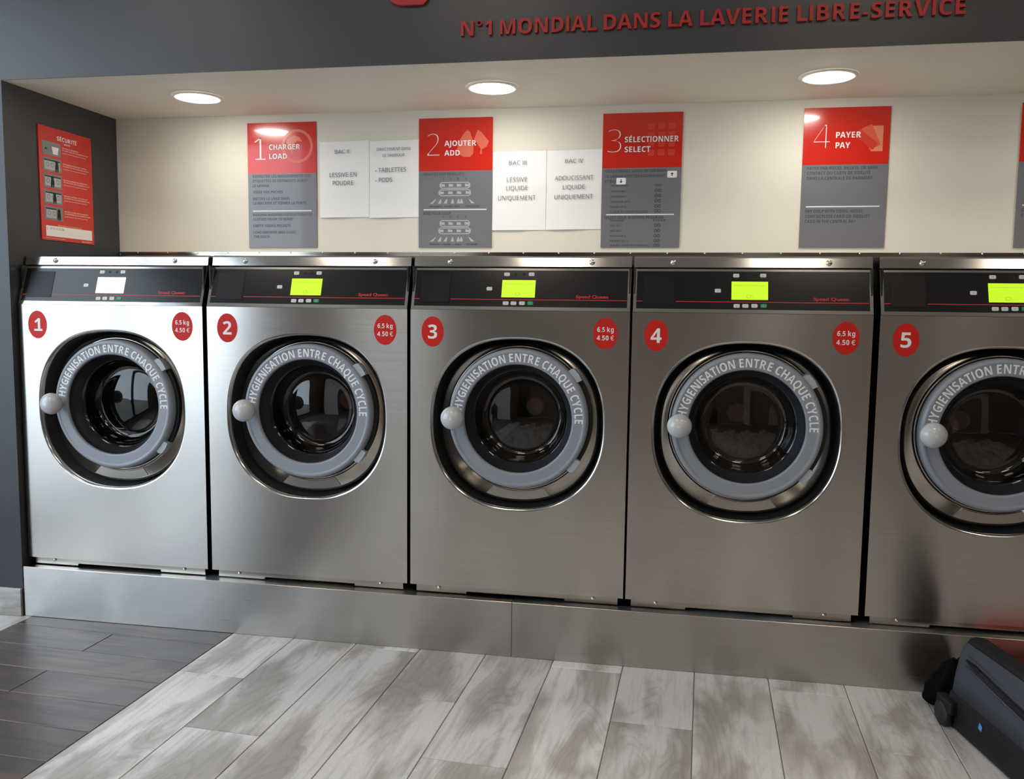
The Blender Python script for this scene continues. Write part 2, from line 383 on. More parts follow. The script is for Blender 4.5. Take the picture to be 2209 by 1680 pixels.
def make_machine():
    O0 = (0, 0, ZP)
    root = thing('washing_machine', 'x', 'washing machine', (0, 0, ZP), 'washing machines on the steel plinth')
    P = lambda n, g, mt, par=None: obj(n, g, mt, par or root, O0)
    # front panel with pressed opening
    angs = sorted(set([2*math.pi*i/112 for i in range(112)] + [math.atan2(z-OZ, x-OX) % (2*math.pi) for x in (0, MW) for z in (ZB_, ZC_)]))
    n = len(angs); loops = []
    outer = []
    for a in angs:
        c, s = math.cos(a), math.sin(a); ks = []
        if abs(c) > 1e-9: ks.append(((MW if c > 0 else 0)-OX)/c)
        if abs(s) > 1e-9: ks.append(((ZC_ if s > 0 else ZB_)-OZ)/s)
        k = min(v for v in ks if v > 0); outer.append((OX+k*c, 0, OZ+k*s))
    g = G(); rim = [(0, 0), (-.0012, .0002), (-.0035, .0013), (-.006, .0035), (-.0078, .0068), (-.0085, .0105), (-.0085, .017)]
    L = [outer]+[[(sup(a, HA+dr, HB+dr)[0], y, sup(a, HA+dr, HB+dr)[1]) for a in angs] for dr, y in rim]
    back = [(x, .018, z) for x, y, z in outer]
    g.add(outer+L[1]+back, [(i, (i+1) % n, n+(i+1) % n, n+i) for i in range(n)]+[(i, 2*n+i, 2*n+(i+1) % n, (i+1) % n) for i in range(n)])
    fp = P('front_panel', g, M_STEEL)
    g = G(); vs = sum(L[1:], [])
    g.add(vs, [(q*n+i, q*n+(i+1) % n, (q+1)*n+(i+1) % n, (q+1)*n+i) for q in range(len(rim)-1) for i in range(n)], True)
    P('opening_rim', g, M_LIP, fp)
    # black well between panel and inner plate
    g = G(); A = [2*math.pi*i/96 for i in range(96)]
    l1 = [(sup(a, HA-.0083, HB-.0083)[0], .016, sup(a, HA-.0083, HB-.0083)[1]) for a in A]
    l2 = [(sup(a, HA-.010, HB-.010)[0], .066, sup(a, HA-.010, HB-.010)[1]) for a in A]
    l3 = [(sup(a, HA-.06, HB-.06)[0], .068, sup(a, HA-.06, HB-.06)[1]) for a in A]
    vs = l1+l2+l3
    g.add(vs, [(q*96+i, q*96+(i+1) % 96, (q+1)*96+(i+1) % 96, (q+1)*96+i) for q in (0, 1) for i in range(96)], True)
    P('well', g, M_BLACK)
    # inner stainless plate with round hole
    g = G(); prof = []
    ring = [[(sup(a, .267, .266, 2.3, 2.25, OX+.001)[0], .058, sup(a, .267, .266, 2.3, 2.25, OX+.001)[1]) for a in A],
            [(sup(a, .264, .263, 2.3, 2.25, OX+.001)[0], .0505, sup(a, .264, .263, 2.3, 2.25, OX+.001)[1]) for a in A],
            [(sup(a, .259, .258, 2.3, 2.25, OX+.001)[0], .048, sup(a, .259, .258, 2.3, 2.25, OX+.001)[1]) for a in A]]
    for r, y in ((.2445, .0475), (.242, .045), (.2395, .040), (.236, .0385), (.2335, .0405), (.232, .046), (.222, .047)):
        ring.append([(RX+r*math.cos(a), y, RZ+r*math.sin(a)) for a in A])
    vs = sum(ring, [])
    g.add(vs, [(q*96+i, q*96+(i+1) % 96, (q+1)*96+(i+1) % 96, (q+1)*96+i) for q in range(len(ring)-1) for i in range(96)], True)
    ip = P('inner_plate', g, M_STEEL2)
    # lower insert of the plate, seams left and right
    g = G(); pts = []
    for i in range(13):
        a = R(250+40*i/12); pts.append((RX+.2475*math.cos(a), RZ+.2475*math.sin(a)))
    o2 = [sup(a, .2575, .2565, 2.3, 2.25, OX+.001) for a in [R(246+48*i/12) for i in range(13)]]
    g.prism([(x, z) for x, z in pts]+[(x, z) for x, z in reversed(o2)], Vector((0, .0474, 0)), X3, Z3, .0012)
    P('insert', g, M_STEEL2, ip)
    # drum
    g = G().lathe([(.178, .07), (.195, .08), (.255, .095), (.27, .12), (.27, .37), (.25, .392), (.03, .40), (0, .40)], (RX, 0, RZ), n=72)
    dr = P('drum', g, M_DRUM)
    for a in (90, 210, 330):
        c, s = math.cos(R(a)), math.sin(R(a)); u = Vector((c, 0, s)); t = Vector((-s, 0, c)); O = Vector((RX, .14, RZ))
        g = G(); q = [(.268, -.03), (.268, .03), (.215, .008), (.215, -.008)]
        vs = [O+u*r+t*w+Y3*y for y in (0, .22) for r, w in q]; g.add(vs, [(0, 1, 2, 3), (7, 6, 5, 4), (0, 4, 5, 1), (1, 5, 6, 2), (2, 6, 7, 3), (3, 7, 4, 0)])
        P('baffle', g, M_DRUM, dr)
    P('hub', G().lathe([(0, -.012), (.028, -.012), (.034, -.008), (.036, 0)], (RX, .40, RZ), n=32), M_HUB, dr)
    # door: ring and what hangs on it
    prof = [(.177, .046), (.228, .046), (.2322, .038), (.2322, .018), (.2312, .010), (.2285, .0045), (.2245, .0012), (.2205, .0002), (.2170, .0008), (.2145, .0022),
            (.211, .0026), (.186, .0020), (.1825, .0024), (.1802, .0045), (.1790, .009), (.1780, .018), (.177, .046)]
    door = P('door', G().lathe(prof, (RX, 0, RZ), n=96), M_RING)
    P('gasket', G().lathe([(.1782, .010), (.1772, .016), (.172, .030), (.160, .046), (.157, .060), (.158, .075), (.178, .075)], (RX, 0, RZ), n=72), M_RUBBER, door)
    pg = [(.1585, .052), (.153, .056), (.1500, .064), (.1482, .076), (.1478, .078), (.1462, .088), (.1435, .0985), (.1395, .107), (.1340, .1135), (.1275, .1170), (.122, .1180)]
    pg += [(.12*(1-i/8), .1182-.011*(1-(1-i/8)**2)) for i in range(1, 9)]
    P('door_glass', G().lathe(pg, (RX, 0, RZ), n=72), M_GLASS, door)
    # bent lettering
    s = 'HYGIENISATION ENTRE CHAQUE CYCLE'; bold = 0; cap = .0272; r0 = .1945; k = cap/CAP
    adv = [advance(ch) if ch != ' ' else .24 for ch in s]; tot = sum(adv); span = R(176.5); ksp = span*(r0+cap*.3)/tot
    a = R(173.5); g = G()
    for ch, w in zip(s, adv):
        da = w*ksp/(r0+cap*.3)
        if ch != ' ':
            am = a-da/2; vs, fs = raw_text(ch, bold, 0, 3); xm = w/2
            u = Vector((math.sin(am), 0, -math.cos(am))); v = Vector((math.cos(am), 0, math.sin(am)))
            g.add([Vector((RX, .0014, RZ))+v*(r0-.006+q.y*k)+u*((q.x-xm)*ksp*.97) for q in vs], fs)
        a -= da
    P('lettering', g, M_WHITE, door)
    # knob on its stem
    kc = (RX-.2065, 0, RZ+.003)
    g = G().lathe([(.013, .004), (.013, -.012), (.016, -.018)]+[(.0385*math.cos(R(t)), -.046-.033*math.sin(R(t))) for t in range(-64, 91, 11)]+[(0, -.079)], kc, n=40)
    P('knob', g, M_KNOB, door)
    # hinge blocks, black bracket behind
    for sgn in (1, -1):
        am = R(38.5*sgn); c = Vector((RX+.236*math.cos(am), 0, RZ+.236*math.sin(am)))
        t = Vector((-math.sin(am), 0, math.cos(am)))*sgn; u = Vector((math.cos(am), 0, math.sin(am)))
        g = G(); q = [(-.012, -.022), (.010, -.026), (.014, -.006), (.013, .018), (.004, .024), (-.012, .024)]
        g.prism([(w, h) if sgn > 0 else (w, h) for w, h in (q if sgn > 0 else q[::-1])], c+Vector((0, .042, 0)), u, t if sgn > 0 else t, .034 if sgn > 0 else -.034)
        P('hinge_block', g, M_HINGE, door)
    g = G(); qa = [R(-36+72*i/16) for i in range(17)]
    pin = [(RX+.2335*math.cos(a), RZ+.2335*math.sin(a)) for a in qa]; pou = [(RX+.2455*math.cos(a), RZ+.2455*math.sin(a)) for a in qa]
    g.prism(pin+pou[::-1], Vector((0, .047, 0)), X3, Z3, .018); P('hinge_bracket', g, M_BLACK, door)
    # oval stickers
    st = P('number_sticker', G().disc((.0755, 1.0765), .0378, .0498, -.0006), M_STICK, fp)
    st2 = P('price_sticker', G().disc((.6437, 1.0789), .0392, .0500, -.0006), M_STICK, fp)
    g = G(); put(g, '6,5 kg', Vector((.6437, -.0009, 1.0789)), X3, Z3, .0150, 0, .0062, 0, 'C', .052); put(g, '4.50 €', Vector((.6437, -.0009, 1.0789)), X3, Z3, .0150, 0, -.0205, 0, 'C', .054)
    P('lettering', g, M_WHITE, st2)
    # tilted console
    g = G(); t0, t1, w = 0, CL, .009
    pr = [(.0005, t0), (MW-.0005, t0), (MW-.0005, t1), (.0005, t1)]
    g.prism(pr, CO-CN*.03, CU, CV, .03)
    con = P('control_panel', g, M_LID)
    q = lambda n, pts, mt, d=.0006, par=con: P(n, G().prism(pts, CO, CU, CV, d), mt, par)
    rect = lambda x0, x1, a, b: [(x0, a), (x1, a), (x1, b), (x0, b)]
    q('fascia', rect(.0105, MW-.0105, .012, CL-.0075), M_CONSOLE, .0010)
    T = lambda za: (za-1.150)/.1293*CL
    XX = lambda xa, za: xa-(.8365-xa)*((za-1.150)/.1293*.045)/2.75
    q('card_plate', rect(.030, .128, .026, CL-.020), M_PLATE, .0022)
    q('stripe', rect(.1330, MW-.013, T(1.1812), T(1.1832)), M_REDINK, .0013)
    q('stripe', rect(.0115, .0285, T(1.1812), T(1.1832)), M_REDINK, .0013)
    scr = q('screen', rect(.3025, .4125, T(1.1890), T(1.2425)), M_LCD, .0014)
    g = G(); OO = CO+CN*.0017
    put(g, 'INTRODUIRE PIECES OU CARTE', OO, CU, CV, .004, .3575, T(1.2290), 0, 'C', .095, st='p')
    P('lettering', g, M_LCDINK, scr)
    g = G()
    for rr, cx in ((.0078, .355), (.0058, .355)): 
        pts = [(cx+rr*math.cos(2*math.pi*i/20), T(1.199)+rr*.8*math.sin(2*math.pi*i/20)) for i in range(20)]
        g.tube([OO+CU*x+CV*y for x, y in pts+pts[:1]], .0004, 4)
    g.tube([OO+CU*(.366+.002*math.sin(i))+CV*(T(1.1935)+.0022*i) for i in range(6)], .0004, 4)
    P('wash_symbol', g, M_LCDINK, scr)
    def rr(cx, cz, w=.0185, h=.0118, r=.0028):
        x, t = XX(cx, cz), T(cz); pts = []
        for qx, qz, a0 in ((1, -1, 270), (1, 1, 0), (-1, 1, 90), (-1, -1, 180)):
            for k in range(4): a = R(a0+30*k); pts.append((x+qx*(w/2-r)+r*math.cos(a), t+qz*(h/2-r)+r*math.sin(a)))
        return pts
    signs = {(.3234, 1.2600): '?', (.4037, 1.2605): '>', (.2658, 1.2149): '=', (.3199, 1.1706): 'v', (.3458, 1.1709): '/', (.3732, 1.1713): '<-', (.4004, 1.1716): 'I'}
    for (bx, bz), ch in signs.items():
        gr = bx > .4 and bz < 1.2
        bt = q('button', rr(bx, bz), M_GREEN if gr else M_BTN, .0024)
        gg = G(); put(gg, ch, CO+CN*.0026, CU, CV, .0055, XX(bx, bz), T(bz)-.0027, 0, 'C', st='p'); P('symbol', gg, M_BLACK if not gr else M_BTN, bt)
    for bx in (.3523, .3795): q('indicator', rr(bx, 1.2602, .008, .007, .002), M_PLATE, .0016)
    g = G(); put(g, 'Speed Queen', CO+CN*.0013, CU, CV, .0105, .5975, T(1.1885), .02, 'C', .103, st='p'); P('lettering', g, M_REDINK, con)
    # lid
    g = G(); pr = [(.0465, 1.2895), (.0445, 1.292), (.0500, 1.321), (.0555, 1.3265), (.585, 1.3265), (.585, 1.30), (.10, 1.30), (.10, 1.2895)]
    vs = [(x, y, z) for x in (.0, MW) for y, z in pr]; k = len(pr)
    g.add(vs, [tuple(range(k)), tuple(range(2*k-1, k-1, -1))]+[(i, (i+1) % k, k+(i+1) % k, k+i) for i in range(k)])
    lid = P('lid', g, M_LID)
    for x in (.1225, .593):
        P('screw', G().lathe([(0, -.0065), (.0035, -.006), (.0075, -.004), (.0092, -.001), (.0095, .002)], (x, .0475, 1.3065), n=20), M_SCREW, lid)
    # cabinet: sides, back, floor, black face behind the gaps
    g = G().box(.002, .006, .018, .585, ZP+.0315, 1.29).box(MW-.006, MW-.002, .018, .585, ZP+.0315, 1.29).box(.006, MW-.006, .579, .585, ZP+.0315, 1.29)
    g.box(.006, MW-.006, .018, .579, ZP+.0315, ZP+.036).box(.004, MW-.004, .06, .585, 1.284, 1.29)
    P('cabinet', g, M_SIDE)
    # lower flange with cut-out, bolts, feet
    zf = ZP+.0045
    pts = [(.018, zf), (.192, zf), (.194, zf+.0075), (.5265, zf+.0075), (.5285, zf), (MW-.018, zf), (MW-.018, ZB_+.006), (.018, ZB_+.006)]
    fg = P('flange', G().prism(pts, Vector((0, .0165, 0)), X3, Z3, .0035), M_STEEL2)
    for x in (.098, .622): P('bolt', G().lathe([(0, -.0055), (.0035, -.005), (.0058, -.003), (.0064, 0)], (x, .013, ZB_-.0095), n=16), M_SCREW, fg)
    for x in (.05, MW-.05):
        for y in (.07, .53): P('foot', G().lathe([(0, .0), (.02, .0), (.02, .006), (.012, .012), (.012, .032), (0, .032)], (x, y, ZP), 'z', 16), M_BLACK)
    return root, st
def number(st, n):
    g = G(); put(g, str(n), Vector((.0755, -.0009, 1.0765)), X3, Z3, .0455, 0, -.0228, 0, 'C')
    if n == 1: g.prism([(-.0165, -.0228), (.0165, -.0228), (.0165, -.0155), (-.0165, -.0155)], Vector((.0785, -.0008, 1.0765)), X3, Z3, .0002)
    obj('lettering', g, M_WHITE, st, (0, 0, ZP))
proto, stk = make_machine()
machines = [proto]
for i in range(1, 5):
    c = copy_tree(proto); c.location = (XL[i], 0, ZP); machines.append(c)
def kids(o): return [x for x in bpy.data.objects if x.parent == o]
for i, mch in enumerate(machines):
    mch['label'] = 'stainless front-loading washing machine with red oval sticker numbered '+['one, beside dark side wall', 'two, green display lit', 'three, under posters two and three', 'four, under the PAYER poster', 'five, suitcase on floor before it'][i]
    fpn = [k for k in kids(mch) if k.name.startswith('front_panel')][0]
    number([k for k in kids(fpn) if k.name.startswith('number_sticker')][0], i+1)
    if i == 0:
        con = [k for k in kids(mch) if k.name.startswith('control_panel')][0]
        s = [k for k in kids(con) if k.name.startswith('screen')][0]; s.data = s.data.copy(); s.data.materials[0] = M_LCDW

# ------------------------------------------------------------------ downlights
def downlight(x, y, z, mat, label, r=.075, group='round downlights in the alcove ceiling'):
    t = thing('downlight', label, 'ceiling light', (x, y, z), group)
    obj('trim_ring', G().lathe([(r, -.001), (r+.002, -.006), (r+.012, -.0055), (r+.0175, -.001), (r+.0175, -.0002)], (x, y, z), 'z', 48), M_TRIMW, t, (x, y, z))
    obj('diffuser', G().lathe([(0, -.015), (r*.35, -.0142), (r*.65, -.0115), (r*.88, -.0068), (r, -.0030), (r+.001, -.0006)], (x, y, z), 'z', 48), mat, t, (x, y, z))
for x, l in ((.5523, 'over the machine numbered one, nearest the dark side wall'), (1.6763, 'over the machine numbered three'), (2.8027, 'near the PAYER poster, over machine numbered four'), (3.93, 'past the machine numbered five, first beyond PAYER poster'), (5.05, 'at the far end of the alcove')):
    downlight(x, .2925, ZS, M_LIGHT, 'glowing round recessed downlight '+l)
for x in (0., 1.5, 3.1, 4.6):
    for y in (-1.3, -3.0):
        t = thing('panel_light', 'square panel light in the ceiling of the main room', 'ceiling light', (x, y, ZC), 'main room panel lights'); b0 = (x, y, ZC)
        g = G()
        for a in ((-.24, .24, -.24, -.22), (-.24, .24, .22, .24), (-.24, -.22, -.22, .22), (.22, .24, -.22, .22)): g.box(x+a[0], x+a[1], y+a[2], y+a[3], ZC-.012, ZC-.0003)
        obj('frame', g, M_TRIMW, t, b0); obj('diffuser', G().box(x-.22, x+.22, y-.22, y+.22, ZC-.008, ZC-.0006), M_LIGHT2, t, b0)

# ------------------------------------------------------------------ wall posters
PWD, PHT, PTOP = .2976, .5024, 1.8941
def ngon(cx, cy, rx, ry, n=36): return [(cx+rx*math.cos(2*math.pi*i/n), cy+ry*math.sin(2*math.pi*i/n)) for i in range(n)]
def poster(x, label, num, l1, l2, w1, w2, fx, lines, sep=.704, ptxt=.022):
    """board on the back wall; plane origin is the board's top left corner, v runs down as a fraction"""
    yb = YW-.0045; O = Vector((x, YW-.0003, PTOP)); base = (x+PWD/2, YW, PTOP-PHT)
    t = thing('instruction_poster', label, 'poster', base)
    P = lambda n, g, mt, par=None: obj(n, g, mt, par or t, base)
    F = Vector((x, yb-.0003, PTOP))
    b1 = P('red_board', G().prism([(0, -PHT*.405), (PWD, -PHT*.405), (PWD, 0), (0, 0)], O, X3, Z3, .0042), M_PRED)
    b2 = P('grey_board', G().prism([(0, -PHT), (PWD, -PHT), (PWD, -PHT*.405), (0, -PHT*.405)], O, X3, Z3, .0042), M_PGREY)
    D = lambda g, a, b, s, cap, al='L', wd=None, bold=.0, d=0., st='r': put(g, s, F-Y3*d, X3, Z3, cap*PHT, a*PWD, -b*PHT, bold, al, wd*PWD if wd else None, st=st)
    if num:
        g = G(); num == '1' or D(g, fx[0], .292, num, .178, 'L', fx[1], -.030, .0004); 
        if num == '1':
            g = G()
            for q in ([(.115, .2925), (.265, .2925), (.265, .285), (.115, .285)], [(.180, .288), (.203, .288), (.203, .116), (.180, .116)], [(.105, .150), (.112, .156), (.200, .125), (.200, .116), (.19, .116)]):
                g.prism([(a*PWD, -b*PHT) for a, b in q], F-Y3*.0003, X3, Z3, .0002)
        P('numeral', g, M_WHITE, b1)
        g = G(); D(g, fx[2], .2155, l1, .041, 'L', w1, 0, .0014, 'b'); P('heading', g, M_WHITE, b1); g = G(); D(g, fx[2], .2885, l2, .041, 'L', w2, 0, .0014, 'b'); P('heading', g, M_WHITE, b1)
    P('rule', G().prism([(.065*PWD, -(sep+.0045)*PHT), (.925*PWD, -(sep+.0045)*PHT), (.925*PWD, -(sep-.0035)*PHT), (.065*PWD, -(sep-.0035)*PHT)], F, X3, Z3, .0004), M_WHITE, b2)
    for a, b, s, w in lines:
        g = G(); D(g, a, b, s, ptxt, 'L', w, 0, 0, 'b'); P('text_line', g, M_PTXT, b2)
    return t, b1, b2, F, P
def poly(g, pts, F, d=.0002):
    return g.prism([(a*PWD, -b*PHT) for a, b in pts], F, X3, Z3, d)
def ring2(g, F, cx, cy, r0, r1, d=.0002, n=40):
    o = len(g.v); vs = []
    for i in range(n):
        c, s = math.cos(2*math.pi*i/n), math.sin(2*math.pi*i/n)
        for r in (r0, r1): vs.append(F+X3*(cx*PWD+r*c)+Z3*(-cy*PHT+r*s)-Y3*d)
    return g.add(vs, [(2*i, 2*i+1, 2*((i+1) % n)+1, 2*((i+1) % n)) for i in range(n)])

t, b1, b2, F, P = poster(.5898, 'red and grey poster headed 1 CHARGER LOAD on cream wall', '1', 'CHARGER', 'LOAD', .45, .26, (.105, .155, .32),
    [(.07, .437, 'RESPECTER LES INDICATIONS DE VOS', .85), (.07, .474, 'ÉTIQUETTES DE VÊTEMENTS AVANT', .81), (.07, .511, 'LE LAVAGE', .24), (.07, .563, 'VIDER VOS POCHES', .44),
     (.07, .616, 'METTRE LE LINGE DANS', .54), (.07, .652, 'LA MACHINE ET FERMER LA PORTE', .78),
     (.07, .745, 'READING WASHING INSTRUCTIONS ON', .86), (.07, .781, 'CLOTHES PRIOR TO WASH', .58), (.07, .834, 'EMPTY YOURS POCKETS', .55), (.07, .887, 'LOAD MACHINE AND CLOSE', .62), (.07, .922, 'THE DOOR', .24)])
g = G(); ring2(g, F, .728, .19, .0565, .0675); P('drum_symbol', g, M_PINK, b1)
g = G(); poly(g, [(.585, .135), (.64, .118), (.70, .105), (.76, .118), (.80, .15), (.795, .158), (.73, .148), (.69, .165), (.66, .185), (.665, .25), (.645, .25), (.635, .22), (.57, .165)], F); P('laundry_symbol', g, M_PINK, b1)

t, b1, b2, F, P = poster(1.3186, 'red and grey poster headed 2 AJOUTER ADD with detergent drawer diagrams', '2', 'AJOUTER', 'ADD', .43, .21, (.115, .165, .35),
    [(.06, .440, 'AJOUTEZ VOS PRODUITS', .56), (.06, .744, 'ADD YOUR SOAP', .38)])
g = G(); poly(g, [(.665, .095), (.70, .115), (.725, .16), (.745, .22), (.74, .275), (.70, .30), (.61, .30), (.565, .285), (.52, .255), (.53, .215), (.56, .165), (.62, .115)], F); P('bottle_symbol', g, M_PINK, b1)
g = G(); poly(g, [(.80, .095), (.845, .112), (.95, .185), (.92, .225), (.855, .245), (.86, .28), (.83, .28), (.84, .24), (.75, .165)], F); P('scoop_symbol', g, M_PINK, b1)
for oy in (0, .2955):
    for i, xx in enumerate((.335, .437, .535, .643)): g = G(); put(g, str(i+1), F-Y3*.0003, X3, Z3, .018*PHT, xx*PWD, -(.474+oy)*PHT, 0, 'C'); P('drawer_number', g, M_PTXT, b2)
    for i, (tx_, xx, w) in enumerate((('PRÉLAVAGE', .23, .17), ('LAVAGE', .405, .10), ('JAVEL', .53, .08), ('ADOUCISSANT', .74, .2)) if oy == 0 else (('PREWASH', .22, .14), ('MAIN WASH', .39, .1), ('BLEACH', .54, .08), ('SOFTENER', .73, .15))):
        g = G(); put(g, tx_, F-Y3*.0003, X3, Z3, .012*PHT, xx*PWD, -(.685+oy)*PHT, 0, 'C', w*PWD); P('caption', g, M_PTXT, b2)
    for (x0, x1, y0, y1) in ((.285, .705, .491, .543), (.27, .715, .548, .600)):
        g = G(); h = (y1-y0)/2*PHT; cxs = (x0*PWD+h, x1*PWD-h); cyy = -((y0+y1)/2+oy)*PHT
        out = []
        for k in range(13): a = R(-90+15*k); out.append((cxs[1]+h*math.cos(a), cyy+h*math.sin(a)))
        for k in range(13): a = R(90+15*k); out.append((cxs[0]+h*math.cos(a), cyy+h*math.sin(a)))
        h2 = h*.72; inn = []
        for k in range(13): a = R(-90+15*k); inn.append((cxs[1]+h2*math.cos(a), cyy+h2*math.sin(a)))
        for k in range(13): a = R(90+15*k); inn.append((cxs[0]+h2*math.cos(a), cyy+h2*math.sin(a)))
        n = len(out); g.add([F-Y3*.0003+X3*a+Z3*b for a, b in out+inn], [(i, (i+1) % n, n+(i+1) % n, n+i) for i in range(n)])
        for k in range(4):
            a = cxs[0]+(cxs[1]-cxs[0])*(k/3); g.add([F-Y3*.00035+X3*(a+dx)+Z3*(cyy+dz) for dx, dz in ((-.009, -.005), (.009, -.005), (.009, .004), (-.009, .006))], [(0, 1, 2, 3)])
        P('drawer_diagram', g, M_PLG, b2)
    for xx, dx in ((.17, .06), (.28, .02), (.36, .02), (.46, 0), (.54, .0), (.58, .0), (.74, -.06)):
        g = G(); poly(g, [(xx-.02, .658+oy), (xx+.028, .658+oy), (xx+dx+.012, .622+oy), (xx+dx, .622+oy)], F, .0003); P('product_symbol', g, M_PLG, b2)

t, b1, b2, F, P = poster(2.0437, 'red and grey poster headed 3 SÉLECTIONNER SELECT with keypad symbol', '3', 'SÉLECTIONNER', 'SELECT', .675, .325, (.06, .175, .28),
    [(.04, .438, 'SÉLECTIONNEZ VOTRE PROGRAMME', .78), (.04, .476, 'DE LAVAGE AVEC LES FLÈCHES HAUT', .76), (.04, .514, 'ET BAS', .14), (.04, .785, 'SELECT YOUR WASHING PROGRAM', .75)], sep=.752)
for i in range(3):
    for j in range(4):
        cx, cy_ = .612+.128*i, .102+.064*j
        g = G(); poly(g, [(cx-.041, cy_-.018), (cx-.034, cy_-.023), (cx+.034, cy_-.023), (cx+.041, cy_-.018), (cx+.041, cy_+.018), (cx+.034, cy_+.023), (cx-.034, cy_+.023), (cx-.041, cy_+.018)], F); P('keypad_symbol', g, M_KEYS, b1)
for cx, cy_, up_ in ((.885, .456, 1), (.245, .502, -1)):
    g = G(); poly(g, [(cx-.06, cy_-.02), (cx-.052, cy_-.025), (cx+.052, cy_-.025), (cx+.06, cy_-.02), (cx+.06, cy_+.02), (cx+.052, cy_+.025), (cx-.052, cy_+.025), (cx-.06, cy_+.02)], F, .0004)
    kk = P('arrow_key', g, M_WHITE, b2)
    g = G(); poly(g, [(cx-.02, cy_-.002*up_), (cx, cy_-.014*up_), (cx+.02, cy_-.002*up_), (cx+.005, cy_-.002*up_), (cx+.005, cy_+.013*up_), (cx-.005, cy_+.013*up_), (cx-.005, cy_-.002*up_)], F, .0007); P('arrow', g, M_BLACK, kk)
W1 = [('PROGRAMME', .21, .542), ('CHAUD 90°C', .20, .585), ('CHAUD 60°C', .20, .624), ('COULEUR 40°C', .245, .663), ('FROID 30°C', .20, .702), ('LAINE ET SYNTHÉTIQUE', .47, .738),
      ('PROGRAM', .17, .803), ('HOT 90°C', .155, .842), ('HOT 60°C', .155, .881), ('WARM 40°C', .2, .920), ('PERM 30°C', .24, .957), ('WOOL AND SYNTHETIC', .50, .990)]
for s, w, b in W1: g = G(); put(g, s, F, X3, Z3, .014*PHT, .12*PWD, -b*PHT, 0, 'L', w*PWD); P('program_line', g, M_PTXT, b2)
for s, a, b, w in (('TEMPS', .72, .542, .09), ('TIME', .74, .803, .17)): g = G(); put(g, s, F, X3, Z3, .014*PHT, a*PWD, -b*PHT, 0, 'C', w*PWD); P('program_line', g, M_PTXT, b2)
for b in (.582, .620, .659, .698, .733, .840, .879, .918, .956, .990):
    for dx in (-.026, .026): g = G(); ring2(g, F, .715+dx*.8, b-.008, .0035, .0062, .0002, 14); P('program_dot', g, M_PTXT, b2)

t, b1, b2, F, P = poster(2.7759, 'red and grey poster headed 4 PAYER PAY with card symbol', '4', 'PAYER', 'PAY', .29, .17, (.125, .185, .38),
    [(.06, .440, 'PAYER PAR PIÈCES, BILLETS, OR SANS', .82), (.06, .475, 'CONTACT OU CARTE DE FIDÉLITÉ', .74), (.06, .512, 'DANS LA CENTRALE DE PAIEMENT', .77),
     (.06, .748, 'PAY ONLY WITH COINS, NOTES,', .68), (.06, .785, 'CONTACTLESS CARD OR FIDELITY', .76), (.06, .822, 'CARD IN THE CENTRAL PAY', .60)])
for i, (pts, c) in enumerate((([(.79, .135), (.925, .135), (.925, .315), (.79, .315)], (226, 134, 108)), ([(.67, .155), (.79, .122), (.90, .27), (.78, .305)], (216, 96, 72)), ([(.60, .20), (.655, .155), (.87, .26), (.81, .305)], (208, 62, 44)))):
    g = G(); poly(g, pts, F, .0002+.0002*i); P('card_symbol', g, flat('poster_card_%d' % i, c, .3), b1)
t, b1, b2, F, P = poster(3.5075, 'red and grey poster standing past the one headed 4 PAYER', None, '', '', 0, 0, None,
    [(.06, .440, 'APPUYER SUR LA TOUCHE', .62), (.06, .475, 'START', .18), (.06, .748, 'ONCE PAID PRESS THE', .6), (.06, .785, 'START BUTTON', .4)])

# ------------------------------------------------------------------ A4 notices
def notice(x0, x1, z0, z1, label, lines, ink, tilt=0.):
    base = ((x0+x1)/2, YW, z0); n = 10; g = G(); vs = []; w = x1-x0
    for i in range(n+1):
        for j in range(n+1):
            u, v = i/n, j/n; vs.append((x0+w*u, YW-.0022-.0022*(1-v)**2*(1+math.sin(u*5)), z0+(z1-z0)*v+tilt*(u-.5)))
    k = n+1; g.add(vs, [(i*k+j, (i+1)*k+j, (i+1)*k+j+1, i*k+j+1) for i in range(n) for j in range(n)], True)
    k2 = len(g.v); g.add([(v[0], v[1]+.0004, v[2]) for v in vs], [(i*k+j, i*k+j+1, (i+1)*k+j+1, (i+1)*k+j) for i in range(n) for j in range(n)], True)
    s = thing('paper_notice', label, 'paper notice', base); sh = obj('sheet', g, M_PAPER, s, base, fix=False)
    O = Vector((x0, YW-.0072, z1)); H = z1-z0
    for a, b, tx, cap, wd, al in lines: g = G(); put(g, tx, O, X3+Z3*(tilt/w), Z3, cap*H, a*w, -b*H, 0, al, wd*w, st='r'); obj('text_line', g, ink, s, base)
notice(.9025, 1.1105, 1.5125, 1.8140, 'white paper notice reading BAC II LESSIVE EN POUDRE', [(.46, .165, 'BAC II', .05, .29, 'C'), (.48, .470, 'LESSIVE EN', .056, .55, 'C'), (.48, .578, 'POUDRE', .056, .42, 'C')], M_INK, .002)
notice(1.1118, 1.3178, 1.5108, 1.8132, 'white paper notice reading DIRECTEMENT DANS LE TAMBOUR', [(.50, .135, 'DIRECTEMENT DANS', .036, .68, 'C'), (.50, .215, 'LE TAMBOUR', .036, .44, 'C'), (.13, .412, '- TABLETTES', .055, .62, 'L'), (.13, .540, '- PODS', .055, .34, 'L')], M_INK, .003)
notice(1.6172, 1.8285, 1.4592, 1.7610, 'white paper notice reading BAC III LESSIVE LIQUIDE UNIQUEMENT', [(.47, .170, 'BAC III', .05, .33, 'C'), (.46, .384, 'LESSIVE', .055, .38, 'C'), (.46, .493, 'LIQUIDE', .055, .40, 'C'), (.46, .617, 'UNIQUEMENT', .055, .70, 'C')], M_INK2, .001)
